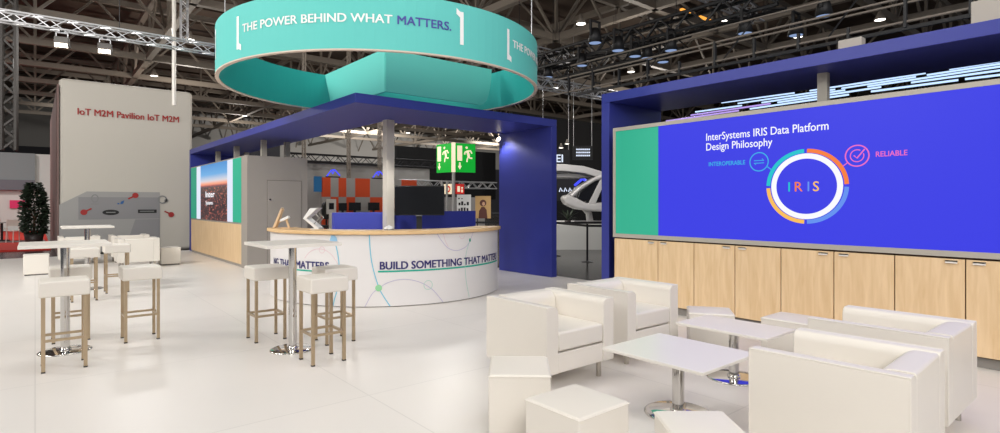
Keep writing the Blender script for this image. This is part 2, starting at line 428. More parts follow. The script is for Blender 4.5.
# ------------------------------------------------------------------ reception portal
t = thing('canopy', 'navy L-shaped canopy over the reception counter with tall blue end wall', 'canopy', (5.9, 8.7, 0))
rf = MB(); L = [(3.76, 7.97), (8.14, 7.97), (8.14, 9.55), (5.05, 9.55), (5.05, 19.9), (3.76, 19.9)]
rf.prism(L, lambda u, v, z: (u, v, z), 3.04, 3.19)
obj('roof_panel', rf, 'navy', t, True, bevel=.006)
obj('end_wall', MB().box(7.99, 8.14, 7.97, 9.62, 0, 3.04), 'navy', t, True, bevel=.006)
obj('far_end_wall', MB().box(3.76, 5.05, 19.75, 19.9, 0, 3.04), 'navy', t, True, bevel=.006)
obj('column', MB().box(4.97, 5.13, 9.22, 9.38, 0, 3.04), 'column_grey', t, True, bevel=.004)
for x, y in ((4.2, 18.2), (4.2, 16.2), (4.3, 14.2), (4.9, 14.3), (4.95, 18.0)):
    obj('support_post', MB().box(x-.06, x+.06, y-.06, y+.06, 2.58, 3.04), 'frame', t, True)

# grey cabin with screen
t = thing('storage_cabin', 'grey walled storage cabin with hidden door and maple base left of the counter', 'cabin', (4.4, 16.4, 0))
XC = 3.68
obj('walls', MB().box(XC+.03, 5.05, 13.33, 19.25, 0, 2.58), 'room', t, True)
obj('corner_post', MB().box(XC, XC+.03, 13.33, 13.80, 0, 2.59).box(XC, XC+.03, 13.80, 19.25, 1.0, 1.04).box(XC, XC+.03, 13.8, 19.25, 2.56, 2.59), 'room', t, True)
obj('maple_panel', MB().box(XC+.004, XC+.03, 13.80, 19.25, .07, 1.0), 'wood', t, True)
dr = obj('door', MB().box(4.12, 4.90, 13.318, 13.33, 0, 2.02), 'room', t, True, bevel=.003)
obj('door_gap', MB().box(4.11, 4.12, 13.325, 13.3301, 0, 2.03).box(4.9, 4.91, 13.325, 13.3301, 0, 2.03).box(4.11, 4.91, 13.325, 13.3301, 2.02, 2.03), 'gap_grey', dr, True)
obj('handle', MB().cyl((4.17, 13.32, 1.58), (4.17, 13.29, 1.58), .02), 'chrome', dr, True)
t = thing('wall_display', 'tall lit picture screen of a city at dusk on the grey cabin', 'screen', (XC, 16.5, 1.04))
obj('green_panel', MB().box(XC-.01, XC-.001, 18.42, 19.2, 1.04, 2.56), 'green_wall', t, True)
obj('green_panel', MB().box(XC-.01, XC-.001, 13.80, 14.5, 1.04, 2.56), 'green_wall', t, True)
obj('white_panel', MB().box(XC-.01, XC-.001, 17.9, 18.42, 1.04, 2.56), 'e_strip', t, True)
obj('white_panel', MB().box(XC-.01, XC-.001, 14.5, 15.0, 1.04, 2.56), 'e_strip', t, True)
pc = obj('picture', MB().box(XC-.012, XC-.001, 15.0, 17.9, 1.04, 2.56), 'photo', t, False)
pc.location = -Vector(t.location)
obj('lettering', Decal(on_x(XC-.016)).text('Inter', -17.25, 1.66, .16, 1.0, .02), 'e_white', pc, False)
obj('lettering', Decal(on_x(XC-.016)).text('Systems', -17.25, 1.46, .10, .8, .01), 'e_white', pc, False)

# counter
CX, CY, CR = 4.852, 8.926, 1.965
def arc(r, a0, a1, n): return [(CX + r*math.cos(math.radians(a0+(a1-a0)*i/n)), CY + r*math.sin(math.radians(a0+(a1-a0)*i/n))) for i in range(n+1)]
t = thing('reception_counter', 'curved white reception counter with maple top and lettering on its front', 'counter', (CX, CY, 0))
A0, A1 = 168, 312
up = lambda u, v, z: (u, v, z)
obj('front_panel', MB().prism(arc(CR, A0, A1, 48) + arc(CR-.06, A1, A0, 48), up, .012, 1.04, smooth=False), 'counter', t, True, bevel=.004)
obj('plinth', MB().prism(arc(CR-.03, A0+.5, A1-.5, 48) + arc(CR-.09, A1-.5, A0+.5, 48), up, 0, .012), 'kick', t, True)
def cap_arc(r0, r1, a, sgn):
    rm, w = (r0+r1)/2, (r1-r0)/2; out = []
    ca = math.radians(a)
    for i in range(1, 8):
        th = PI*i/8
        rr = rm + w*math.cos(th)*1; tt = w*math.sin(th)*sgn
        out.append((CX + rr*math.cos(ca) - tt*math.sin(ca), CY + rr*math.sin(ca) + tt*math.cos(ca)))
    return out
obj('counter_top', MB().prism(arc(CR+.05, A0-1, A1+1, 56) + cap_arc(CR-.42, CR+.05, A1+1, .25) + arc(CR-.42, A1+1, A0-1, 56) + cap_arc(CR-.42, CR+.05, A0-1, -.25)[::-1], up, 1.045, 1.10), 'ctop', t, True, bevel=.012)
obj('inner_desk', MB().prism(arc(CR-.06, A0+2, A1-2, 40) + arc(CR-.75, A1-2, A0+2, 40), up, .70, .74), 'lam', t, True)
for a in (A0+3, 215, 265, A1-3):
    p0 = arc(CR-.06, a, a, 1)[0]; p1 = arc(CR-.72, a, a, 1)[0]
    obj('side_support', MB().bar((p0[0], p0[1], .35), (p1[0], p1[1], .35), .03, .70), 'counter', t, True)
F_ = on_cyl(CX, CY, CR+.0035); R1 = CR+.0035
g = lambda L_: [(math.radians(a)*R1, z) for a, z in L_]
fp = t
aS = math.radians(237.9)*R1; wS = math.radians(69.8)*R1
obj('lettering', Decal(F_).text('BUILD SOMETHING THAT MATTERS', aS, .545, .108, wS, .032), 'print_navy', fp, True)
obj('underline', Decal(F_).rect(aS-.03, aS+wS+.05, .503, .527, n=40), 'underline', fp, True)
aE = math.radians(216)*R1
obj('lettering', Decal(F_).text('NG THAT MATTERS', aE-math.radians(38.5)*R1, .535, .108, math.radians(38.5)*R1, .03), 'print_navy', fp, True)
obj('underline', Decal(F_).rect(math.radians(177)*R1, aE+.03, .497, .519, n=24), 'underline', fp, True)
D = Decal(F_).stroke(g([(233.5, 1.04), (233.7, .898), (234.2, .711), (235.4, .51), (237.5, .279), (239.5, .148), (242, .015)]), .014)
D.stroke(g([(218.7, .95), (220.1, .752), (220.6, .55), (219.6, .248), (218.7, .132), (217.8, .015)]), .014)
obj('cyan_lines', D, 'cyan', fp, True)
D = Decal(F_).stroke(g([(231.7, .015), (234.6, .195), (237.5, .279), (241.2, .355), (246.1, .393), (251.2, .378), (256.4, .31), (261, .195), (265.4, .015)]), .01)
D.stroke(g([(262.5, 1.04), (264.4, .947), (267.9, .822), (272.8, .775), (278.1, .826), (280.8, .922), (282.8, 1.04)]), .01)
obj('violet_arcs', D, 'pale_line', fp, True)
D = Decal(F_).stroke(g([(203.5, .691), (206.3, .783), (210.1, .831), (214, .82), (217.3, .75), (220.1, .622)]), .009)
D.ring(*g([(212.6, .819)])[0], .045, .008).ring(*g([(275.7, 1.0)])[0], .05, .008, 0, 180, 360, 16)
D.stroke(g([(265.5, 1.04), (266.5, .93), (268, .84)]), .008)
obj('pink_arcs', D, 'pink_line', fp, True)
D = Decal(F_).stroke(g([(280.8, .922), (278.8, .786), (277.5, .587), (278.1, .307), (280.1, .035)]), .01)
D.ring(*g([(258.3, .291)])[0], .066, .008)
obj('green_lines', D, 'palegreen', fp, True)
F2 = on_cyl(CX, CY, CR+.005)
D = Decal(F2).disc(*g([(237.5, .279)])[0], .048)
obj('green_dot', D, 'greendot', fp, True)
obj('teal_dot', Decal(F2).disc(*g([(280.8, .922)])[0], .02, ry=.028), 'tealdot', fp, True)
obj('blue_leaf', Decal(F2).poly(g([(216.4, .95), (216.9, 1.0), (217.3, 1.035), (218.6, 1.035), (219.6, 1.01), (220.1, .95)])), 'leafblue', fp, True)

# ring banner
RC, RCY, RR, RZ0, RZ1 = 4.71, 8.79, 2.655, 3.45, 4.20
t = thing('ring_banner', 'large teal ring banner hanging above the reception counter', 'banner', (RC, RCY, RZ0))
def circ(r, n=96): return [(RC + r*math.cos(2*PI*i/n), RCY + r*math.sin(2*PI*i/n)) for i in range(n)]
def shell(r0, r1, z0, z1, n=128):
    mb = MB(); b = mb.bm; R_ = []
    for r, z in ((r1, z0), (r1, z1), (r0, z1), (r0, z0)):
        R_.append([b.verts.new((RC + r*math.cos(2*PI*i/n), RCY + r*math.sin(2*PI*i/n), z)) for i in range(n)])
    for k in range(4):
        A, B = R_[k], R_[(k+1) % 4]
        for i in range(n):
            f = mb.face([A[i], A[(i+1) % n], B[(i+1) % n], B[i]]); f.smooth = False
    return mb
obj('outer_fabric', shell(RR-.015, RR, RZ0+.02, RZ1), 'teal', t, True)
obj('inner_fabric', shell(RR-.05, RR-.035, RZ0+.02, RZ1), 'teal_shaded', t, True)
obj('hem', shell(RR-.052, RR+.004, RZ0+.002, RZ0+.02), 'hem', t, True)
VX, VY = 4.71, 8.79
obj('inner_panel', MB().prism([(VY, RZ0+.0), (11.05, RZ0+.0), (11.40, RZ1), (VY, RZ1)], lambda u, v, w: (VX+w, u, v), -.015, .015), 'teal_bright', t, True)
ap = [(VX, RZ0)] + [(6.82, RZ0)] + [(6.82+.27*math.sin(k*PI/2/6), RZ0+(RZ1-RZ0)*(1-math.cos(k*PI/2/6))) for k in range(1, 7)] + [(VX, RZ1)]
obj('inner_panel', MB().prism(ap, lambda u, v, w: (u, VY+w, v), -.015, .015), 'teal_bright', t, True)
FR_ = on_cyl(RC, RCY, RR+.004); R2 = RR+.004
for k, off in enumerate((0, 89.6, 179, -91.5)):
    s0 = math.radians(196.4+off)*R2; w_ = math.radians(64.4)*R2
    D = Decal(FR_).text('THE POWER BEHIND WHAT', s0, 3.81, .108, w_*.735, .018)
    obj('lettering', D, 'white', t, True)
    obj('lettering', Decal(FR_).text('MATTERS.', s0+w_*.757, 3.81, .108, w_*.243, .018), 'print_blue', t, True)
    b0 = math.radians(193.2+off)*R2; b1 = math.radians(264.9+off)*R2
    D = Decal(FR_).poly([(b0, 3.60), (b0+.055, 3.60), (b0+.055, 4.05), (b0, 4.05)]).poly([(b0+.055, 3.60), (b0+.11, 3.575), (b0+.11, 3.655), (b0+.055, 3.68)])
    obj('bracket', D, 'white', t, True); D = Decal(FR_)
    D.poly([(b1-.055, 3.645), (b1, 3.645), (b1, 4.09), (b1-.055, 4.09)]).poly([(b1-.11, 4.05), (b1-.055, 4.01), (b1-.055, 4.09), (b1-.11, 4.13)])
    obj('bracket', D, 'white', t, True)
    
for a in (60, 150, 240, 330):
    x, y = RC + (RR-.03)*math.cos(math.radians(a)), RCY + (RR-.03)*math.sin(math.radians(a))
    obj('hanging_wire', MB().cyl((x, y, RZ1), (x, y, 8), .008, 6), 'aluminium', t, True)

# things on and behind the counter
t = thing('brochure_stand', 'white zigzag folding brochure stand on the reception counter', 'stand', (3.315, 8.46, 1.1), VRZ)
zz = [(-.04, 0), (.03, .0), (-.155, .165), (.055, .33), (.01, .345), (-.19, .18), (-.185, .15)]
a_ = MB().prism([(.06, 0), (.10, .02), (-.09, .175), (-.135, .165)], lambda u, v, w: (u, w, v), -.12, .12)
obj('lower_tray', a_, 'paper', t, bevel=.003)
obj('upper_tray', MB().prism([(-.135, .165), (-.09, .16), (.09, .325), (-.03, .32)], lambda u, v, w: (u, w, v), -.12, .12), 'paper', t, bevel=.003)
for w in (-.1, .1): obj('hinge_arm', MB().bar((.04, w, .24), (.11, w, .17), .012).bar((.11, w, .17), (.03, w, .08), .012), 'satin', t)
obj('foot_plate', MB().box(-.02, .11, -.12, .12, 0, .012), 'paper', t)
t = thing('sculpture', 'small wooden lamp shaped sculpture on the left end of the counter', 'sculpture', (3.05, 8.95, 1.1), VRZ)
obj('base', MB().cyl((.03, 0, 0), (.03, 0, .015), .09, 20), 'maple_plain', t)
obj('tilted_board', MB().prism([(-.20, .0), (-.15, .015), (-.045, .30), (-.06, .33)], lambda u, v, w: (u, w, v), -.05, .05), 'maple_plain', t, bevel=.004)
obj('arm', MB().bar((.05, 0, .01), (.0, 0, .16), .025, .03).bar((.0, 0, .16), (-.11, 0, .10), .025, .03), 'maple_plain', t)
obj('head', MB().bar((-.08, 0, .12), (.05, 0, .18), .08, .04), 'paper', t, bevel=.005)
t = thing('ornament', 'small white faceted dome ornament on the counter below the column', 'ornament', (4.06, 7.46, 1.1))
mb = MB(); bmesh.ops.create_icosphere(mb.bm, subdivisions=1, radius=.085)
for vv in mb.bm.verts: vv.co.z = max(0, vv.co.z*.85)
obj('shell', mb, 'paper', t)
obj('base_plate', MB().cyl((0, 0, 0), (0, 0, .008), .08, 12), 'dark_metal', t)

t = thing('partition', 'low blue partition panel standing behind the reception counter', 'partition', (5.6, 9.9, 0))
obj('lit_panel', MB().box(4.05, 5.1, 9.45, 9.53, 0, 1.33), 'navy_lit', t, True, bevel=.004)
obj('long_panel', MB().box(5.1, 7.2, 9.45, 9.53, 0, 1.335), 'navy', t, True, bevel=.004)
t = thing('television', 'black flat television standing behind the counter, seen switched off', 'television', (5.345, 8.71, 0), VRZ + .03)
obj('screen', MB().box(-.43, .45, -.02, .02, 1.29, 1.80), 'black_gloss', t, bevel=.006)
obj('bezel', MB().box(-.44, .46, -.015, .03, 1.275, 1.815), 'black', t, bevel=.006)
obj('neck', MB().box(-.05, .05, .03, .07, .05, 1.5), 'dark_metal', t)
obj('foot', MB().cyl((0, .03, 0), (0, .03, .03), .22, 24), 'dark_metal', t)
obj('badge', MB().box(-.06, .06, -.03, -.014, 1.262, 1.28), 'chrome', t)

# ------------------------------------------------------------------ furniture
def soft_box(sx, sy, z0, z1, bulge=.012, n=6):
    mb = MB(); b = mb.bm
    bmesh.ops.create_cube(b, size=1)
    bmesh.ops.subdivide_edges(b, edges=b.edges[:], cuts=n, use_grid_fill=True)
    for v_ in b.verts:
        x, y, z = v_.co*2
        k = bulge*(1-x*x)*(1-y*y) if z > .99 else 0
        s_ = 1 + .35*bulge*(1-z*z)
        v_.co = Vector((x*sx/2*s_, y*sy/2*s_, z0 + (z+1)/2*(z1-z0) + k))
    return mb

def make_stool():
    t = thing('bar_stool', 'x', 'stool', (0, 0, 0), 0, 'white bar stools')
    s_ = obj('seat', soft_box(.37, .37, .665, .805, .008), 'leather', t, bevel=.016, seg=3)
    for x, y in ((-1, -1), (1, -1), (1, 1), (-1, 1)):
        l_ = obj('leg', MB().box(x*.15-.0145, x*.15+.0145, y*.15-.0145, y*.15+.0145, .012, .668), 'champagne', t, bevel=.002)
        obj('foot_cap', MB().box(x*.15-.0155, x*.15+.0155, y*.15-.0155, y*.15+.0155, 0, .013), 'foot', l_)
    for y in (-.15, .15): obj('footrest', MB().box(-.136, .136, y-.011, y+.011, .268, .29), 'champagne', t)
    for x in (-.15, .15): obj('footrest', MB().box(x-.011, x+.011, -.136, .136, .268, .29), 'champagne', t)
    return t
st = make_stool()
ST = [((.205, 6.50), 'white bar stool nearest the camera, in front of the left bar table'),
      ((.30, 7.75), 'white bar stool just behind the pole of the left bar table'),
      ((.895, 7.30), 'white bar stool standing alone to the right of the left bar table'),
      ((.58, 10.75), 'white bar stool in front of the far left bar table'),
      ((1.06, 11.42), 'white bar stool right of the far left bar table, shaded seat'),
      ((1.97, 6.41), 'white bar stool left of the chrome pole by the counter'),
      ((2.11, 5.185), 'white bar stool right of the chrome pole, front one of two'),
      ((2.51, 5.83), 'white bar stool partly hidden, against the counter lettering')]
for i, ((x, y), lab) in enumerate(ST):
    if i == 0: st.location = (x, y, 0); st['label'] = lab
    else: dup(st, (x, y, 0), 0, lab)

def pedestal_table(name, label, cat, loc, sx, sy, h, pr, br, thick, group):
    t = thing(name, label, cat, (loc[0], loc[1], 0), 0, group)
    obj('table_top', MB().box(-sx/2, sx/2, -sy/2, sy/2, h-thick, h), 'lam', t, bevel=.004)
    p_ = obj('pole', MB().cyl((0, 0, .01), (0, 0, h-thick-.01), pr, 24), 'chrome', t)
    obj('collar', MB().lathe([(pr+.012, .012), (pr+.012, .03), (pr, .04)], seg=24), 'chrome', p_)
    obj('mounting_plate', MB().box(-.12, .12, -.12, .12, h-thick-.012, h-thick), 'dark_metal', p_)
    obj('base', MB().lathe([(0, 0), (br, 0), (br, .008), (br-.015, .013), (pr, .018), (0, .018)], seg=48), 'chrome', t)
    return t
pedestal_table('bar_table', 'square white bar table on chrome pole in front of the counter', 'table', (2.03, 5.76), .74, .74, 1.1, .04, .22, .032, 'white bar tables')
pedestal_table('bar_table', 'square white bar table nearest the left edge with two stools around its pole', 'table', (.235, 7.165), .72, .72, 1.1, .04, .225, .032, 'white bar tables')
pedestal_table('bar_table', 'square white bar table farthest back at left, before the printed tower', 'table', (.70, 12.09), .72, .72, 1.1, .04, .24, .032, 'white bar tables')
pedestal_table('lounge_table', 'low white lounge table in front, between ottomans and armchairs', 'table', (3.525, 2.245), .71, .80, .45, .042, .235, .022, 'low lounge tables')
pedestal_table('lounge_table', 'low white lounge table at the back, nearer the wooden cabinets', 'table', (4.60, 2.39), .52, .80, .45, .042, .22, .022, 'low lounge tables')

def make_chair():
    t = thing('armchair', 'x', 'armchair', (0, 0, 0), 0, 'white leather armchairs')
    W_ = .405; E_ = .375; T = .13; H = .685; Z = .15
    def prof(o, i, top, r):   # outer edge, inner edge, top, roll radius; returns outline
        s_ = 1 if i > o else -1
        p = [(o, Z), (o, top-.01), (o+s_*.01, top)]
        for k in range(7):
            a = PI/2*(1-k/6); p.append((i - s_*r + s_*r*math.cos(a), top - r + r*math.sin(a)))
        p.append((i, Z)); return p
    for s_ in (-1, 1):
        a = obj('armrest', MB().prism(prof(s_*W_, s_*(W_-T), H, .055), lambda u, v, w: (u, w, v), -E_, E_, smooth=True), 'leather', t, bevel=.008, seg=2)
        obj('piping', MB().tube([(s_*(W_-.002), -E_+.002, Z+.01), (s_*(W_-.002), -E_+.002, H-.004), (s_*(W_-.004), E_-.004, H-.002), (s_*(W_-.002), E_-.002, Z+.01)], .0045, 6), 'leather', a)
    bk = prof(E_-.001, E_-.18, H-.002, .085); bk[-1] = (E_-.15, Z)
    bk.insert(-1, (E_-.195, .46))
    obj('backrest', MB().prism(bk, lambda u, v, w: (w, u, v), -(W_-T)+.001, W_-T-.001, smooth=True), 'leather', t, bevel=.006)
    obj('seat_cushion', soft_box(2*(W_-T)-.008, .60, .318, .475, .014).bm, 'leather', t, bevel=.03, seg=3, loc=(0, -.075, 0))
    obj('base_frame', MB().box(-(W_-T)+.001, W_-T-.001, -E_+.006, E_-.16, Z, .308), 'leather', t, bevel=.008)
    for x in (-1, 1):
        for y in (-1, 1): obj('leg', MB().cyl((x*.31, y*.29, 0), (x*.31, y*.29, Z+.005), .022, 16), 'satin', t)
    return t
ac = make_chair()
AC = [((3.45, 3.465), 0, 'white leather armchair in front of the counter, left one facing the low table'),
      ((4.55, 3.535), 0, 'white leather armchair with its side by the blue post, beside the maple cabinets'),
      ((3.49, 1.16), PI+.045, 'large white leather armchair nearest the camera at the lower right'),
      ((4.61, 1.25), PI, 'white leather armchair at right edge, behind the nearest one, before the cabinets'),
      ((1.83, 15.46), PI, 'white armchair at the far left seen from behind, rightmost of the three'),
      ((1.86, 17.2), PI, 'white armchair at the far left, farthest back by the printed tower logos'),
      ((.83, 17.25), PI, 'white armchair at the far left, behind the left bar table')]
for i, ((x, y), rz, lab) in enumerate(AC):
    if i == 0: ac.location = (x, y, 0); ac['label'] = lab
    else:
        q = dup(ac, (x, y, 0), rz, lab, 'white leather armchairs' if i < 4 else 'far left armchairs')
        if i in (2, 3): q.scale = (.95, 1 if i == 2 else 1.06, 1)

def ottoman(loc, rz, sx, sy, h, label):
    t = thing('ottoman', label, 'ottoman', (loc[0], loc[1], 0), rz, 'white cube ottomans')
    o = obj('cushion', soft_box(sx, sy, .02, h, .012), 'leather', t, bevel=.014, seg=3)
    obj('plinth', MB().box(-sx/2+.02, sx/2-.02, -sy/2+.02, sy/2-.02, 0, .022), 'foot', t)
    s_ = h - .012
    obj('piping', MB().tube([(-sx/2, -sy/2, s_-.0), (sx/2, -sy/2, s_), (sx/2, sy/2, s_), (-sx/2, sy/2, s_), (-sx/2, -sy/2, s_)], .004, 6), 'leather', t)
ottoman((2.53, 2.83), VRZ-.03, .40, .46, .40, 'tall looking white cube ottoman beside the left armchair')
ottoman((2.33, 2.125), 0, .41, .41, .40, 'white cube ottoman set cornerwise at the bottom centre of the picture')
ottoman((2.53, 1.475), VRZ, .365, .42, .40, 'white cube ottoman cut by the bottom edge, under the low table')
ottoman((5.50, 2.27), 0, .43, .43, .42, 'white cube ottoman between the back low table and right armchairs')
ottoman((5.23, 2.97), math.radians(-55), .42, .40, .42, 'white cube ottoman turned cornerwise behind the back low table')
ottoman((.02, 15.3), 0, .42, .48, .42, 'white cube ottoman at the far left edge before the red carpet')
ottoman((2.53, 15.7), 0, .42, .42, .42, 'white cube ottoman at the foot of the printed tower')

# ------------------------------------------------------------------ printed tower
t = thing('printed_tower', 'tall greige fabric tower with red lettering and logos at far left', 'tower', (2.3, 25, 0))
obj('walls', MB().box(.54, 4.07, 21, 31, -.05, 5.22), 'tower', t, True, bevel=.13, seg=4)
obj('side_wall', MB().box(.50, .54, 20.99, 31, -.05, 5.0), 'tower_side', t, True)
D = Decal(on_y(20.985)).rect(.545, 3.11, .0, 1.4).poly([(.545, 1.4), (3.11, 1.4), (3.11, 1.85), (1.2, 1.85), (.545, 1.45)])
D2 = Decal(on_y(20.98)).poly([(2.15, .0), (3.11, .0), (3.11, .98), (2.44, .98)]).rect(1.0, 3.11, 1.0, 1.68)
obj('grey_print', D, 'tower_low2', t, True); obj('print_block', D2, 'tower_low', t, True)
D = Decal(on_y(20.97)).text('IoT M2M Pavilion IoT M2M', .98, 4.16, .19, 2.67, .02)
obj('lettering', D, 'red', t, True)
for x, z, dx, dz in ((1.13, 1.22, 1, .8), (2.44, 1.74, -1, -.8), (3.43, 1.12, -1, .8)):
    obj('red_paddle', Decal(on_y(20.97)).disc(x, z, .085).stroke([(x+dx*.06, z+dz*.05), (x+dx*.19, z+dz*.14)], .045), 'red', t, True)
obj('oval_badge', Decal(on_y(20.97)).disc(1.8, 1.21, .215, ry=.085), 'black', t, True)
obj('black_badge', Decal(on_y(20.97)).rect(2.51, 3.02, 1.18, 1.29), 'black', t, True)
D = Decal(on_y(20.965)).rect(1.68, 1.92, 1.195, 1.225).rect(2.56, 2.95, 1.225, 1.25)
obj('badge_bars', D, 'grey_print', t, True)
D = Decal(on_y(20.97)).ring(1.4, 1.64, .08, .03, ry=.11).rect(1.3, 1.5, 1.46, 1.48)
obj('grey_logo', D, 'grey_print', t, True)
D = Decal(on_y(20.97)).ring(3.18, 1.61, .115, .04).disc(3.29, 1.58, .055)
obj('grey_logo', D, 'grey_print', t, True)
obj('blue_logo', Decal(on_y(20.97)).poly([(2.04, 1.46), (2.12, 1.48), (2.15, 1.59), (2.06, 1.54)]).rect(1.97, 2.02, 1.46, 1.5), 'blue_print', t, True)

# hanging white pole before the tower and truss ladder
tag(obj('hanging_pole', MB().cyl((3.06, 18.27, 4.3), (3.06, 18.27, 11), .055, 12), 'lam'), 'slim white pole hanging in front of the printed tower', 'pole')

# far left: booth, plant, chair, table
t = thing('exhibition_booth', 'pale grey booth at the far left edge beyond the red carpet', 'booth', (-4, 40, 0))
obj('back_wall', MB().box(-9, .5, 40, 40.2, 0, 2.2), 'booth_white', t, True)
obj('fascia', MB().box(-9, 0.0, 39.7, 40.3, 2.75, 4.2), 'booth_grey', t, True)
obj('band', MB().box(-9, .0, 39.65, 40.3, 2.2, 2.75), 'booth_band', t, True)
obj('side_wall', MB().box(.0, .7, 40.05, 40.4, 0, 4.2), 'booth_white', t, True)
tag(obj('wall_sign', MB().box(-1.05, -.2, 39.9, 40, 1.22, 1.65), 'pink'), 'small magenta sign on the pale wall left of the potted tree', 'sign')
t = thing('potted_tree', 'dark leafy potted tree on the red carpet left of the tower', 'plant', (-.42, 28.0, 0))
t.location = (-.03, 25.6, 0)
obj('pot', MB().lathe([(0, 0), (.22, 0), (.28, .42), (.25, .42), (.24, .36), (0, .36)], seg=20), 'pot', t)
obj('trunk', MB().cyl((0, 0, .36), (.02, 0, 1.4), .04, 8, .025).cyl((.01, 0, .8), (.2, .1, 1.5), .02, 6).cyl((.01, 0, .9), (-.2, .05, 1.6), .02, 6), 'bark', t)
mb = MB()
for i in range(2600):
    a = random.random()*2*PI; z = .42 + 1.78*random.random(); rr = .37*math.sqrt(random.random())*max(.02, math.sin(PI*(.2+.75*(z-.42)/1.78)))**.6
    p = Vector((rr*math.cos(a), rr*math.sin(a), z)); d_ = Vector((math.cos(a)+random.uniform(-.6, .6), math.sin(a)+random.uniform(-.6, .6), random.uniform(-.6, .5))).normalized()
    s_ = d_.orthogonal().normalized()*.035; l_ = random.uniform(.09, .15)
    mb.face([mb.bm.verts.new(q) for q in (p, p+d_*l_*.5+s_, p+d_*l_, p+d_*l_*.5-s_)])
obj('foliage', mb, 'leaf', t)
t = thing('cafe_table', 'small grey cafe table on the red carpet at the left edge', 'table', (-1.0, 29.3, .02))
obj('table_top', MB().cyl((0, 0, .70), (0, 0, .73), .42, 24), 'grey_panel', t); obj('stem', MB().cyl((0, 0, .02), (0, 0, .7), .04, 10), 'dark_metal', t); obj('foot', MB().cyl((0, 0, 0), (0, 0, .03), .25, 20), 'dark_metal', t)
def side_chair(loc, rz, label):
    t = thing('side_chair', label, 'chair', loc, rz, 'white chairs on the red carpet')
    obj('seat', MB().box(-.22, .22, -.22, .22, .43, .46), 'lam', t, bevel=.01); obj('backrest', MB().box(-.2, .2, .19, .22, .62, .86), 'lam', t, bevel=.01)
    for x in (-.19, .19):
        for y in (-.19, .19): obj('leg', MB().bar((x*1.15, y*1.15, 0), (x, y, .87 if y > 0 else .43), .025), 'lam', t)
side_chair((-.55, 28.0, .006), .5, 'white chair on the red carpet right of the grey cafe table')
side_chair((-1.15, 30.4, .006), 2.6, 'white chair behind the grey cafe table on the red carpet')

# ------------------------------------------------------------------ exhibition hall behind the counter
t = thing('checkered_wall', 'orange and grey checkered booth wall behind the reception counter', 'booth', (9.5, 19.4, 0))
mb = MB(); xs = [7.9, 8.2, 8.5, 8.8, 9.15, 9.75, 10.35, 10.75, 11.1, 11.8]; z_ = [.0, 1.05, 1.72, 2.42]
for i in range(len(xs)-1):
    for j in range(3):
        mb.box(xs[i], xs[i+1], 19.4, 19.5, z_[j], z_[j+1], mi=(i+j) % 2)
obj('panels', mb, ['orange', 'grey_panel'], t, True)
obj('side_return', MB().box(7.86, 7.9, 19.5, 21, 0, 2.42), 'grey_panel', t, True)
t = thing('desk', 'narrow grey desk along the foot of the checkered wall', 'desk', (9.8, 19.1, 0))
obj('desk_top', MB().box(8.0, 11.7, 18.95, 19.35, .95, 1.0), 'grey_panel', t, True)
for x in (8.05, 9.8, 11.6): obj('leg', MB().box(x, x+.05, 19.0, 19.3, -.05, .95), 'grey_panel', t, True)
def monitor(x, w, h, lab):
    t = thing('monitor', lab, 'monitor', (x, 19.15, 1.0), 0, 'monitors before the checkered wall')
    obj('screen', MB().box(-w/2, w/2, -.02, .02, .22, .22+h), 'black_gloss', t); obj('stand', MB().box(-.04, .04, 0, .03, .01, .3), 'dark_metal', t); obj('foot', MB().box(-.12, .12, -.08, .1, 0, .015), 'dark_metal', t)
monitor(8.55, .30, .28, 'small black monitor, leftmost against the orange and grey wall')
monitor(9.02, .46, .30, 'black monitor in the middle of the checkered wall')
monitor(9.78, .46, .30, 'black monitor left of the white column before an orange panel')
monitor(10.95, .3, .3, 'small black monitor just right of the white column')
t = thing('tablet_stand', 'white tablet stand left of the low blue partition', 'stand', (7.15, 16.9, 0))
obj('post', MB().box(-.05, .05, -.03, .03, .03, 1.15), 'lam', t); obj('foot', MB().box(-.2, .2, -.2, .2, 0, .03), 'lam', t)
obj('tablet_frame', MB().box(-.16, .16, -.05, -.02, 1.15, 1.62), 'lam', t, bevel=.01); obj('tablet_screen', MB().box(-.08, .08, -.056, -.049, 1.3, 1.5), 'black_gloss', t)
t = thing('office_chair', 'dark office chair with round back beside the white tablet stand', 'chair', (7.3, 17.6, 0))
obj('backrest', MB().lathe([(0, .95), (.13, 1.0), (.17, 1.3), (.14, 1.5), (0, 1.56)], seg=16), 'black', t); obj('seat', MB().cyl((0, 0, .68), (0, 0, .78), .27, 20), 'black', t)
obj('column', MB().cyl((0, 0, .05), (0, 0, .95), .03, 10), 'dark_metal', t); obj('base', MB().cyl((0, 0, 0), (0, 0, .05), .28, 16), 'dark_metal', t)

def neon(loc, label, rz=0):
    t = thing('neon_sign', label, 'sign', loc, rz, 'blue neon peaks above the checkered wall')
    obj('peak', MB().tube([(-.22, 0, 0), (-.05, 0, .22), (.08, 0, .24), (.28, 0, .03)], .022, 6).tube([(-.05, 0, .22), (.0, 0, .08), (.08, 0, .24)], .016, 6), 'e_logo', t)
    obj('mount', MB().box(-.25, .3, .03, .06, -.05, .0), 'dark_metal', t)
neon((8.3, 19.45, 2.47), 'blue neon peak sign above the wall, left one')
neon((10.12, 19.45, 2.47), 'blue neon peak sign beside the white column')
tag(obj('blue_panel', MB().box(7.6, 7.88, 19.42, 19.47, 1.9, 2.45), 'e_bluebox'), 'small lit blue panel at the left end of the checkered wall', 'panel')

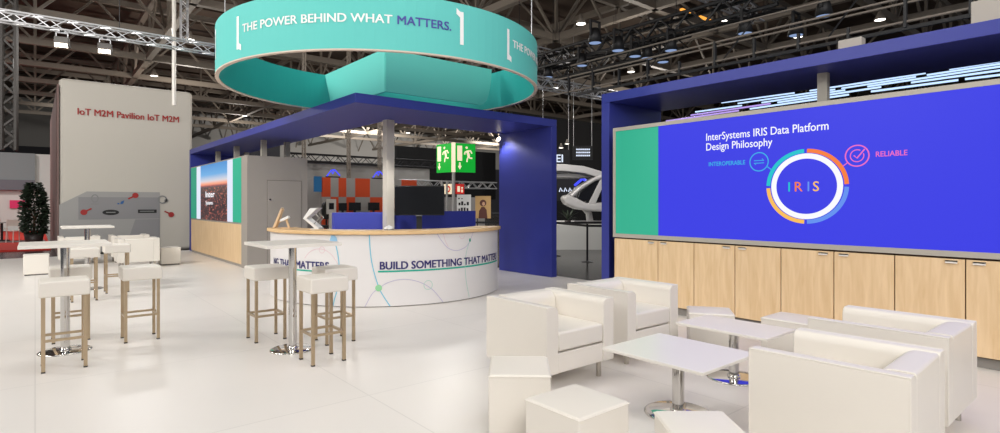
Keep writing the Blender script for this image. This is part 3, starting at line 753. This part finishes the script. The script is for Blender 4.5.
def box_truss(name, label, p0, p1, w, r, m, group, n=None, cat='truss'):
    p0 = Vector(p0); p1 = Vector(p1); L_ = (p1-p0).length; d_ = (p1-p0).normalized()
    up_ = Vector((0, 0, 1)) if abs(d_.z) < .9 else Vector((1, 0, 0)); a = d_.cross(up_).normalized()*w/2; b = a.cross(d_).normalized()*w/2
    t = thing(name, label, cat, tuple((p0+p1)/2), 0, group)
    cs = [a+b, a-b, -a-b, -a+b]
    for c_ in cs: obj('chord', MB().cyl(p0+c_, p1+c_, r, 6), m, t, True)
    mb = MB(); n = n or max(2, int(L_/w))
    for i in range(n):
        q0 = p0 + d_*(L_*i/n); q1 = p0 + d_*(L_*(i+1)/n)
        for k in range(4):
            c0, c1 = cs[k], cs[(k+1) % 4]
            if i % 2: c0, c1 = c1, c0
            mb.cyl(q0+c0, q1+c1, r*.6, 4, cap=False)
    obj('bracing', mb, m, t, True)
    if abs(d_.z) < .5 and p0.z > 4:
        for f in (.2, .8):
            q = p0 + d_*(L_*f); obj('hanging_wire', MB().cyl((q.x, q.y, q.z+w/2), (q.x, q.y, 8.0), .008, 6), 'dark_metal', t, True)
    return t
for i, (x, y) in enumerate(((8.05, 21.6), (9.9, 21.6), (11.3, 21.6))):
    box_truss('truss_tower', ['slim vertical truss post, leftmost behind the checkered wall', 'slim vertical truss post in the middle behind the checkered wall', 'slim vertical truss post behind the white column'][i], (x, y, 0), (x, y, 8), .10, .018, 'steel', 'vertical truss posts')
tag(obj('booth_wall', MB().box(8.2, 14.2, 22.2, 22.4, 0, 3.1), 'wall'), 'grey booth wall rising behind the checkered wall', 'wall')
box_truss('lighting_truss', 'dark lattice truss along the top of the grey booth wall', (7.6, 22, 3.3), (14.4, 22, 3.3), .3, .03, 'dark_metal', 'hall trusses')
tag(obj('black_curtain', MB().box(14.0, 20.5, 25, 25.15, 1.7, 4.4), 'black_matt'), 'black curtain wall behind the green exit sign', 'curtain')
tag(obj('dark_screen', MB().box(5.6, 7.6, 23, 23.15, 0, 3.9), 'wall_dark'), 'dark navy wall seen between the cabin and checkered wall', 'wall')
box_truss('lighting_truss', 'dark lattice truss below the green exit sign, along the grey booth', (12.2, 21.4, 2.35), (17.5, 21.4, 2.35), .3, .03, 'aluminium', 'hall trusses')
tag(obj('booth_wall', MB().box(13.2, 18.6, 23.6, 23.7, 0, 1.8), 'grey_panel'), 'pale grey booth wall under the black curtain', 'wall')

# exit sign post
EX, EY = 11.46, 16.34
t = thing('exit_sign', 'green emergency exit sign with running figures on a grey pole', 'sign', (EX, EY, 0))
obj('pole', MB().cyl((0, 0, 0), (0, 0, 3.66), .06, 12), 'pole', t)
zb, zt = 2.60, 3.63
obj('edge_strip', MB().box(-.07, .07, -.09, -.05, zb, zt+.02, rz=VRZ, c=(0, 0)), 'cream_sign', t)
def panel_fn(a, off=0):   # panel hinged at the pole; a = heading of its run
    ca, sa = math.cos(a), math.sin(a); nx, ny = sa, -ca
    if nx*DX + ny*DY > 0: nx, ny = -nx, -ny
    return lambda u, v, w=0: (u*ca + nx*(.06+w), u*sa + ny*(.06+w), v)
for side, a, L_ in (('l', VRZ+PI-math.radians(42), .84), ('r', VRZ+math.radians(26), .82)):
    fn = panel_fn(a)
    o = obj('sign_panel', MB().prism([(.06, zb), (L_, zb), (L_, zt), (.06, zt)], lambda u, v, w: fn(u, v, w), -.05, 0), 'green_sign', t)
    k = -1 if side == 'l' else 1
    def q(u, v, s_=L_): # u from the viewer's left 0..1, v 0..1
        uu = u if side == 'r' else 1-u
        return (.06 + uu*(s_-.06), zb + v*(zt-zb))
    D = Decal(lambda u, v: fn(u, v, .006))
    P_ = lambda L2: [q(*p) for p in L2]
    D.poly(P_([(.07, .40), (.32, .40), (.32, .92), (.07, .92)])).poly(P_([(.16, .20), (.24, .20), (.24, .34), (.16, .34)])).poly(P_([(.10, .22), (.20, .09), (.30, .22)]))
    D.disc(*q(.55, .86), .045)
    for s_ in ([(.58, .76), (.66, .56)], [(.64, .56), (.58, .46), (.56, .36)], [(.66, .56), (.72, .50), (.84, .50)], [(.58, .74), (.47, .70), (.44, .62)], [(.62, .74), (.74, .76), (.82, .66)]):
        D.stroke(P_(s_), .055 if s_ != [(.58, .76), (.66, .56)] else .10, sub=1)
    obj('pictogram', D, 'cream_sign', o)
    L2 = .72 if side == 'l' else .62; z0, z1 = 1.82, 2.18
    o = obj('fire_panel', MB().prism([(.06, z0), (L2*.62, z0), (L2*.62, z1), (.06, z1)], lambda u, v, w: fn(u, v, w), -.03, 0), 'cream_sign' if side == 'l' else 'red_sign', t)
    D = Decal(lambda u, v: fn(u, v, .006))
    if side == 'l': D.ring(.21, 2.0, .09, .06)
    else: D.rect(.12, .22, 1.9, 2.1).disc(.3, 2.04, .035).rect(.27, .33, 1.88, 1.98)
    obj('pictogram', D, 'red_sign' if side == 'l' else 'cream_sign', o)
for k in (-.42, -.24): obj('side_pole', MB().cyl((k*RX, k*RY, 0), (k*RX, k*RY, 2.3), .04, 8), 'pole', t)
obj('notice_board', MB().box(.12, .62, -.02, .02, .9, 1.8, rz=VRZ, c=(0, 0)), 'paper', t)
D = Decal(lambda u, v: (u*RX - .024*DX, u*RY - .024*DY, v))
for i in range(14):
    u0 = .16 + .1*(i % 4) + random.uniform(0, .02); v0 = .98 + .22*(i//4)
    D.rect(u0, u0+random.uniform(.05, .09), v0, v0+random.uniform(.03, .14))
obj('notice_pattern', D, 'black', t)
t = thing('poster', 'tan poster with a dark curly haired figure beside the blue end wall', 'poster', (12.33, 15.75, 0), VRZ)
obj('board', MB().box(-.28, .28, -.02, .02, .95, 1.75), 'poster_tan', t)
D = Decal(lambda u, v: (u, -.024, v)).disc(0, 1.5, .12).poly([(-.16, .95), (.16, .95), (.13, 1.25), (.05, 1.36), (-.05, 1.36), (-.14, 1.22)])
obj('figure', D, 'poster_brown', t)
obj('face', Decal(lambda u, v: (u, -.026, v)).disc(.02, 1.47, .05, ry=.07), 'skin', t)
for x in (-.2, .2): obj('leg', MB().box(x-.02, x+.02, -.02, .02, 0, .95), 'dark_metal', t)

# spot on the canopy edge lighting the blue end wall
t = thing('spotlight', 'glaring white spotlight at the upper edge of the blue end wall', 'spotlight', (7.84, 9.5, 2.93))
obj('housing', MB().cyl((0, .05, .02), (0, -.04, -.02), .05, 16), 'dark_metal', t); obj('bracket', MB().box(-.01, .01, 0, .02, 0, .11), 'dark_metal', t)
obj('lens', MB().cyl((0, -.041, -.021), (0, -.045, -.023), .05, 16), 'e_lamp', t)

# ------------------------------------------------------------------ gap between end wall and right canopy
def vplane(px, D_):
    return ((px-500)/558*D_)
def vw(lat, D_): return (D_*DX + lat*RX, D_*DY + lat*RY)
x, y = vw(2.75, 19.5)
t = thing('aircraft', 'white futuristic aircraft with arched frame seen through the gap between blue walls', 'aircraft', (x, y, 0), VRZ)
S = 19.5/558
pz = lambda px, py: ((px-578.7)*S, 1.5 + (203-py)*S)
F3 = lambda u, v, w: (u, w, v)
def pp(L_): return [pz(*p) for p in L_]
obj('upper_boom', MB().prism(pp([(545, 165), (562, 165), (582, 167), (602, 173), (618, 180), (618, 186), (602, 180), (582, 174), (562, 172), (545, 172)]), F3, -.5, .5), 'craft', t, bevel=.04, seg=3)
obj('lower_boom', MB().prism(pp([(545, 174), (575, 174), (590, 178), (575, 178.5), (545, 178)]), F3, -.35, .35), 'craft_grey', t, bevel=.03)
obj('cabin_glass', MB().prism(pp([(574, 201), (577, 192), (590, 181), (610, 176), (622, 190), (622, 202)]), F3, -.45, .45), 'craft_dark', t, bevel=.05, seg=3)
for w in (-.48, .48):
    obj('window_frame', MB().tube([(pz(570, 196)[0], w, pz(570, 196)[1]), (pz(579, 188)[0], w, pz(579, 188)[1]), (pz(592, 180)[0], w, pz(592, 180)[1]), (pz(606, 175)[0], w, pz(606, 175)[1])], .07, 10), 'craft', t)
    obj('pillar', MB().prism(pp([(586, 204), (598, 180), (604, 178), (593, 204)]), F3, w-.05, w+.05), 'craft', t, bevel=.02)
obj('hull', MB().prism(pp([(561, 197), (566, 194.5), (574, 198), (584, 203), (622, 202), (622, 212), (590, 211), (575, 209), (564, 204)]), F3, -.55, .55), 'craft', t, bevel=.10, seg=4)
obj('strut', MB().prism(pp([(578, 205), (586, 206), (591, 212), (593, 222), (587, 222), (586, 214)]), F3, -.12, .12), 'craft', t, bevel=.04, seg=3)
for w in (-.4, .4): obj('skid', MB().bar((-.1, w, .83), (1.6, w, .83), .09), 'craft_grey', t); 
obj('skid_leg', MB().bar((.4, -.4, .83), (.4, 0, 1.2), .09).bar((.4, .4, .83), (.4, 0, 1.2), .09), 'craft_grey', t)
x, y = vw(2.55, 14.7)
t = thing('rope_barrier', 'black belt barrier with two posts in front of the white aircraft', 'barrier', (x, y, -.05), VRZ)
def post(lx, ly):
    b_ = obj('post', MB().cyl((lx, ly, 0), (lx, ly, 1.0), .028, 12), 'dark_metal', t); obj('foot', MB().lathe([(0, .03), (.05, .03), (.16, .012), (.17, 0), (0, 0)], (lx, ly, 0), 20), 'dark_metal', b_)
post(-.25, 0); post(-.93, 1.6); post(1.6, -1.0)
obj('belt', MB().bar((-.25, 0, .95), (-.93, 1.6, .97), .012, .06), 'black', t); obj('belt', MB().bar((-.25, 0, .95), (1.6, -1.0, .97), .012, .06), 'black', t)
obj('belt', MB().bar((-.93, 1.6, .97), (3, 2.2, .97), .012, .06), 'black', t); obj('belt', MB().bar((-.93, 1.6, .97), (-4, 2.0, .97), .012, .06), 'black', t)
x, y = vw(2.6, 19.0-1.6)
t = thing('potted_palm', 'small dark palm in front of the white aircraft', 'plant', (vw(2.28, 18.75)[0], vw(2.28, 18.75)[1], .78))
obj('pot', MB().lathe([(0, 0), (.09, 0), (.12, .14), (.1, .14), (0, .12)], seg=16), 'pot', t)
mb = MB()
for i in range(26):
    a = 2*PI*i/26 + random.uniform(-.1, .1); e = random.uniform(.3, 1.25); l_ = random.uniform(.4, .62)
    d_ = Vector((math.cos(a)*math.cos(e), math.sin(a)*math.cos(e), math.sin(e))); p = Vector((0, 0, .13)); s_ = Vector((-math.sin(a), math.cos(a), 0))*.028
    q0 = p + d_*l_*.5; q1 = p + d_*l_ - Vector((0, 0, .1))
    mb.face([mb.bm.verts.new(z) for z in (p, q0+s_, q1, q0-s_)])
obj('fronds', mb, 'leaf', t)
t = thing('lit_sign', 'glowing blue peak sign with pale letters behind the white aircraft', 'sign', (*vw(3.3, 24), 0), VRZ)
obj('board', MB().box(-1.2, 2.2, 0, .1, 1.6, 2.7), 'wall_dark', t); obj('legs', MB().box(-1.1, -1.0, .02, .08, 0, 1.6).box(2.0, 2.1, .02, .08, 0, 1.6), 'dark_metal', t)
obj('peak_logo', MB().tube([(-.1, -.03, 2.25), (.25, -.03, 2.55), (.7, -.03, 2.25)], .06, 6), 'e_logo', t)
D = Decal(lambda u, v: (u, -.02, v))
for i in range(9): D.stroke([(-.75+.2*i, 1.98), (-.70+.2*i, 2.15), (-.62+.2*i, 2.0)], .045, sub=1)
obj('letters', D, 'e_sign', t)
t = thing('hanging_sign', 'black hanging sign with rows of white lettering above the aircraft', 'sign', (*vw(3.25, 22), 3.2), VRZ)
obj('board', MB().box(-.38, .4, -.03, .03, .0, .55), 'black', t)
D = Decal(lambda u, v: (u, -.035, v))
for r_ in range(3):
    for k in range(7): D.rect(-.25+.08*k, -.19+.08*k, .38-.12*r_, .44-.12*r_)
obj('letters', D, 'e_sign', t)
for x in (-.35, .37): obj('hanging_wire', MB().cyl((x, 0, .55), (x, 0, 5), .008, 6), 'aluminium', t)
t = thing('hanging_sign', 'dark hanging sign with white EI letters beside the blue end wall', 'sign', (*vw(2.75, 24), 3.2), VRZ)
obj('board', MB().box(-1.2, .25, 0, .05, -.15, .6), 'wall_dark', t)
obj('letters', Decal(lambda u, v: (u, -.006, v)).text('EI', -.33, .06, .32, None, .02), 'e_sign', t)
for x in (-.9, .2): obj('hanging_wire', MB().cyl((x, .02, .6), (x, .02, 5), .008, 6), 'aluminium', t)
tag(obj('dark_screen', MB().box(20, 32, 23.0, 23.2, 0, 6.5), 'black_matt'), 'black booth backdrop far behind the white aircraft', 'wall')
tag(obj('exhibit_platform', MB().prism([vw(1.3, 18.5), vw(6, 18.5), vw(6, 23), vw(1.3, 23)], lambda u, v, w: (u, v, w), -.05, .78), 'booth_white'), 'pale grey platform under the white aircraft', 'platform')

# light tubes beyond the right screen
t = thing('light_installation', 'wave of blue-white tube lights beyond the top of the blue display wall', 'light', (12, 4, 3.8))
random.seed(3)
for r_ in range(5):
    yv = 7.6 - random.uniform(0, 1.2)
    while yv > -2.5:
        l_ = random.uniform(1.1, 2.2); X_ = 11.0 + .55*r_; z_0 = 3.38 + .16*r_ + .03*math.sin(yv*.55 + .5*r_); z_1 = 3.38 + .16*r_ + .03*math.sin((yv-l_)*.55 + .5*r_)
        tb = obj('light_tube', MB().cyl((X_, yv, z_0), (X_, yv-l_, z_1), .017, 8), 'e_tubep' if yv > 6.4 and r_ < 2 else 'e_tube', t, True)
        yv -= l_ + random.uniform(.08, .5)
obj('carrier_rail', MB().bar((11.5, 10.5, 4.5), (11.5, -3, 4.5), .06).bar((12.8, 10.5, 4.6), (12.8, -3, 4.6), .06), 'black_truss', t, True)

# ------------------------------------------------------------------ rigging
t = box_truss('lighting_truss', 'long silver lighting truss with floodlights across the upper left', (-6, 14.1, 5.03), (3.2, 14.1, 5.03), .2, .018, 'aluminium', 'hall trusses', 34)
for px, D_, lab in ((62, 12.0, 'lit floodlight under the silver truss, left one of two'), (105, 12.0, 'lit floodlight under the silver truss, right one of two')):
    k = (px-500)/558; vx, vy = DX + k*RX, DY + k*RY; s_ = 14.1/vy; x = s_*vx
    t = thing('floodlight', lab, 'floodlight', (x, 14.1, 4.92), VRZ+.5, 'floodlights on the silver truss')
    obj('yoke', MB().box(-.1, -.085, -.02, .02, -.34, -.02).box(.085, .1, -.02, .02, -.34, -.02).box(-.1, .1, -.02, .02, -.05, -.02), 'aluminium', t)
    b_ = MB().prism([(-.09, -.28), (.1, -.32), (.06, -.14), (-.05, -.12)], lambda u, v, w: (w, u, v), -.12, .12)
    obj('housing', b_, 'dark_steel', t, bevel=.01)
    obj('lens', MB().box(-.10, .10, -.115, -.093, -.345, -.27), 'e_lamp', t)
    obj('clamp', MB().box(-.03, .03, -.03, .03, -.03, .03), 'dark_metal', t)
box_truss('truss_tower', 'vertical silver ladder truss hanging behind the white pole', (3.485, 19.2, 6.47), (3.485, 19.2, 11), .18, .018, 'aluminium', 'vertical truss posts')
box_truss('truss_tower', 'thick steel lattice column at the upper left corner', (-.65, 23.9, 3.2), (-.65, 23.9, 11), .34, .07, 'dark_steel', 'vertical truss posts')

box_truss('lighting_truss', 'long black lighting truss carrying spotlights above the right side', (12.5, 18.5, 6.0), (12.5, 5.4, 6.0), .42, .045, 'black_truss', 'hall trusses')
box_truss('lighting_truss', 'second black lighting truss behind, lower toward the teal ring', (14.6, 22, 6.2), (14.6, 9, 6.2), .42, .045, 'black_truss', 'hall trusses')
box_truss('lighting_truss', 'short silver truss crossing the black one above the gap', (11.2, 13.2, 6.4), (14.2, 13.2, 6.4), .3, .025, 'aluminium', 'hall trusses')
box_truss('lighting_truss', 'silver truss crossing below the spotlights, left of the right canopy', (11.5, 12.4, 5.2), (16.5, 12.4, 5.2), .3, .025, 'aluminium', 'hall trusses')
box_truss('lighting_truss', 'silver truss piece at the top above the right canopy', (12.2, 7.2, 6.6), (15.2, 7.2, 6.6), .3, .025, 'aluminium', 'hall trusses')
t = thing('pipe_rig', 'grey pipe frame with black clamps just above the right canopy', 'rig', (10, 3, 4.6))
for x, z in ((9.6, 4.1), (9.6, 4.45), (10.2, 4.55), (10.2, 4.9)): obj('pipe', MB().cyl((x, 9.5, z), (x, -1.5, z), .02, 8), 'steel', t, True)
for i in range(14):
    y = 9.0 - .73*i; obj('clamp', MB().box(9.57, 9.63, y-.018, y+.018, 4.02, 4.02+random.uniform(.15, .5)), 'black_truss', t, True)
for i in range(6):
    y = 8.7 - 1.75*i; obj('cross_brace', MB().bar((9.6, y, 4.1), (10.2, y-.3, 4.9), .02), 'black_truss', t, True)
tag(obj('junction_box', MB().box(7.9, 8.1, .95, 1.40, 3.19, 3.71), 'beige_box', bevel=.01), 'larger beige box on the right canopy at the top right corner', 'box')
tag(obj('junction_box', MB().box(7.95, 8.1, 2.47, 2.74, 3.19, 3.59), 'beige_box', bevel=.01), 'small beige box standing on the middle of the right canopy', 'box')

def stage_light():
    t = thing('stage_spotlight', 'x', 'spotlight', (0, 0, 0), 0, 'black stage spotlights')
    obj('housing', MB().lathe([(0, -.16), (.09, -.17), (.13, -.3), (.17, -.52), (.15, -.52), (.14, -.5), (0, -.5)], seg=16), 'black_truss', t)
    obj('yoke', MB().box(-.17, -.14, -.03, .03, -.36, 0).box(.14, .17, -.03, .03, -.36, 0).box(-.17, .17, -.03, .03, -.02, .01), 'black_truss', t)
    obj('lens', MB().cyl((0, 0, -.5), (0, 0, -.515), .14, 16), 'e_spot', t)
    return t
sl = stage_light()
spots = [(595, 36), (618, 44), (635, 50), (647, 52), (663, 56), (671, 44), (745, 26), (796, 28), (824, 8), (548, 72), (582, 60), (597, 92)]
labs = ['first black stage spotlight from the teal ring on the upper row', 'black stage spotlight second from the ring on the upper row', 'black stage spotlight in the tight cluster, leftmost', 'black stage spotlight in the tight cluster, middle one', 'black stage spotlight in the tight cluster, right one',
        'black stage spotlight above the tight cluster', 'black stage spotlight with pale lens above the middle of the right canopy', 'black stage spotlight with bright pale lens, second from the right', 'black stage spotlight topmost at the right', 'black stage spotlight touching the right edge of the teal ring',
        'black stage spotlight midway between ring and right canopy', 'black stage spotlight lowest, beside the end of the right canopy']
for i, ((px, py), lab) in enumerate(zip(spots, labs)):
    zc = 5.8 if i not in (9, 10, 11) else 6.0
    D_ = 558*(zc-.35-1.5)/(203-py)
    x, y = vw((px-500)/558*D_, D_)
    if i == 0: sl.location = (x, y, zc); sl['label'] = lab
    else: dup(sl, (x, y, zc), 0, lab)

def hall_lamp():
    t = thing('hall_lamp', 'x', 'lamp', (0, 0, 0), 0, 'round hall lamps under the roof')
    obj('housing', MB().lathe([(0, .35), (.05, .34), (.08, .2), (.19, 0), (.17, 0), (0, .1)], seg=20), 'steel', t)
    obj('lens', MB().cyl((0, 0, .0), (0, 0, .02), .15, 20), 'e_lamp2', t)
    return t
hl = hall_lamp()
lamps = [(581, 24), (661, 39), (631, 72), (556, 88), (725, 20), (798, 37), (190, 40), (154, 76), (880, 20), (245, 116), (408, 133), (567, 144), (561, 148)]
llab = ['round hall lamp right of the teal ring near the top', 'bright round hall lamp among the black spotlights', 'round hall lamp above the left end of the right canopy', 'round hall lamp low beside the teal ring', 'round hall lamp near the top centre right', 'round hall lamp under the silver truss at right',
        'small hall lamp left of the teal ring by the ladder truss', 'small hall lamp above the printed tower', 'round hall lamp at the upper right', 'small hall lamp between tower and cabin canopy', 'small hall lamp under the canopy beside the white column', 'hall lamp in the gap above the EI sign, upper of two', 'hall lamp in the gap above the EI sign, lower of two']
for i, ((px, py), lab) in enumerate(zip(lamps, llab)):
    zc = 7.6; D_ = 558*(zc-1.5)/(203-py)
    if i == 10: D_ = 40; zc = 1.5 + 70*40/558
    if i > 10: D_ = 22.5; zc = 1.5 + (203-py)*22.5/558
    x, y = vw((px-500)/558*D_, D_)
    if i == 0: hl.location = (x, y, zc); hl['label'] = lab
    else:
        q = dup(hl, (x, y, zc), 0, lab)
        if i > 10: q.scale = (.55, .55, .55)
tag(obj('light_strip', MB().bar((14.6, 9.2, 7.2), (16.3, 9.2, 7.2), .09, .05), 'e_warm'), 'amber glowing light strip near the top centre right', 'light')

# ------------------------------------------------------------------ light
def area(loc, size, power, rot=(0, 0, 0), col=(1, .975, .945), spread=180):
    l = bpy.data.lights.new('light', 'AREA'); l.energy = power; l.size = size; l.color = col; l.spread = math.radians(spread)
    o = bpy.data.objects.new('light', l); C.objects.link(o); o.location = loc; o.rotation_euler = rot; return o
def spot(loc, target, power, angle=60, blend=.4, col=(1, .95, .88), r=.08):
    l = bpy.data.lights.new('light', 'SPOT'); l.energy = power; l.spot_size = math.radians(angle); l.spot_blend = blend; l.color = col; l.shadow_soft_size = r
    o = bpy.data.objects.new('light', l); C.objects.link(o); o.location = loc
    o.rotation_euler = (Vector(target)-Vector(loc)).to_track_quat('-Z', 'Y').to_euler(); return o
for x, y in ((-2.5, 3), (2, 0.5), (5.5, -2), (-1.5, 8.5), (2.2, 4.8), (5.8, 3.0), (0.5, 12.5), (9.5, 1)):
    area((x, y, 7.6), 2.2, 76)
def aim(loc, target, size, power, col=(1, .975, .945)):
    o = area(loc, size, power, col=col); o.rotation_euler = (Vector(target)-Vector(loc)).to_track_quat('-Z', 'Y').to_euler()
aim((-7, 6, 6), (3, 6.5, .3), 3.5, 350)          # added unseen area lights that brighten upright faces from left and front
aim((-2.5, -4.5, 5.5), (3, 8.5, 1.2), 3.0, 420)
aim((-5, 11, 7), (2.2, 21, 2.5), 2.5, 800)
aim((2, -4, 5.5), (6.6, 2, .8), 2.5, 140)
spot((4.3, 8.15, 3.0), (4.5, 9.5, 1.0), 190, 70, .6)   # added spot without a fixture, brightens the left partition panel
spot((22, 44, 6), (30, 66, 9), 9000, 120, .8)
spot((38, 44, 6), (44, 66, 9), 9000, 120, .8)
spot((2, 44, 6), (8, 66, 9), 700, 120, .8)
for x, y, p in ((8, 18, 300), (16, 12, 130), (16, 26, 420), (-4, 20, 150), (6, 32, 420), (26, 18, 380), (26, 36, 500), (12, 46, 500)):
    l = bpy.data.lights.new('light', 'POINT'); l.energy = p; l.shadow_soft_size = .25; l.color = (1, .93, .84)
    o = bpy.data.objects.new('light', l); C.objects.link(o); o.location = (x, y, 6.2)
spot((9.5, 12.5, 6.5), (12.5, 12.5, .5), 1100, 70, .5)
for x, y, p in ((14, 20, 380), (9, 28, 350), (-4, 32, 700), (22, 14, 500), (3, 24, 250)):
    area((x, y, 7.9), 1.2, p)
spot((7.80, 9.42, 2.90), (7.93, 8.7, .3), 40, 120, .3)
w = bpy.data.worlds.new('World'); sc.world = w; w.use_nodes = True
w.node_tree.nodes['Background'].inputs[0].default_value = (.9, .92, 1, 1); w.node_tree.nodes['Background'].inputs[1].default_value = .25

sc.view_settings.view_transform = 'Standard'; sc.view_settings.look = 'None'; sc.view_settings.exposure = 0; sc.view_settings.gamma = 1; sc.view_settings.use_curve_mapping = False
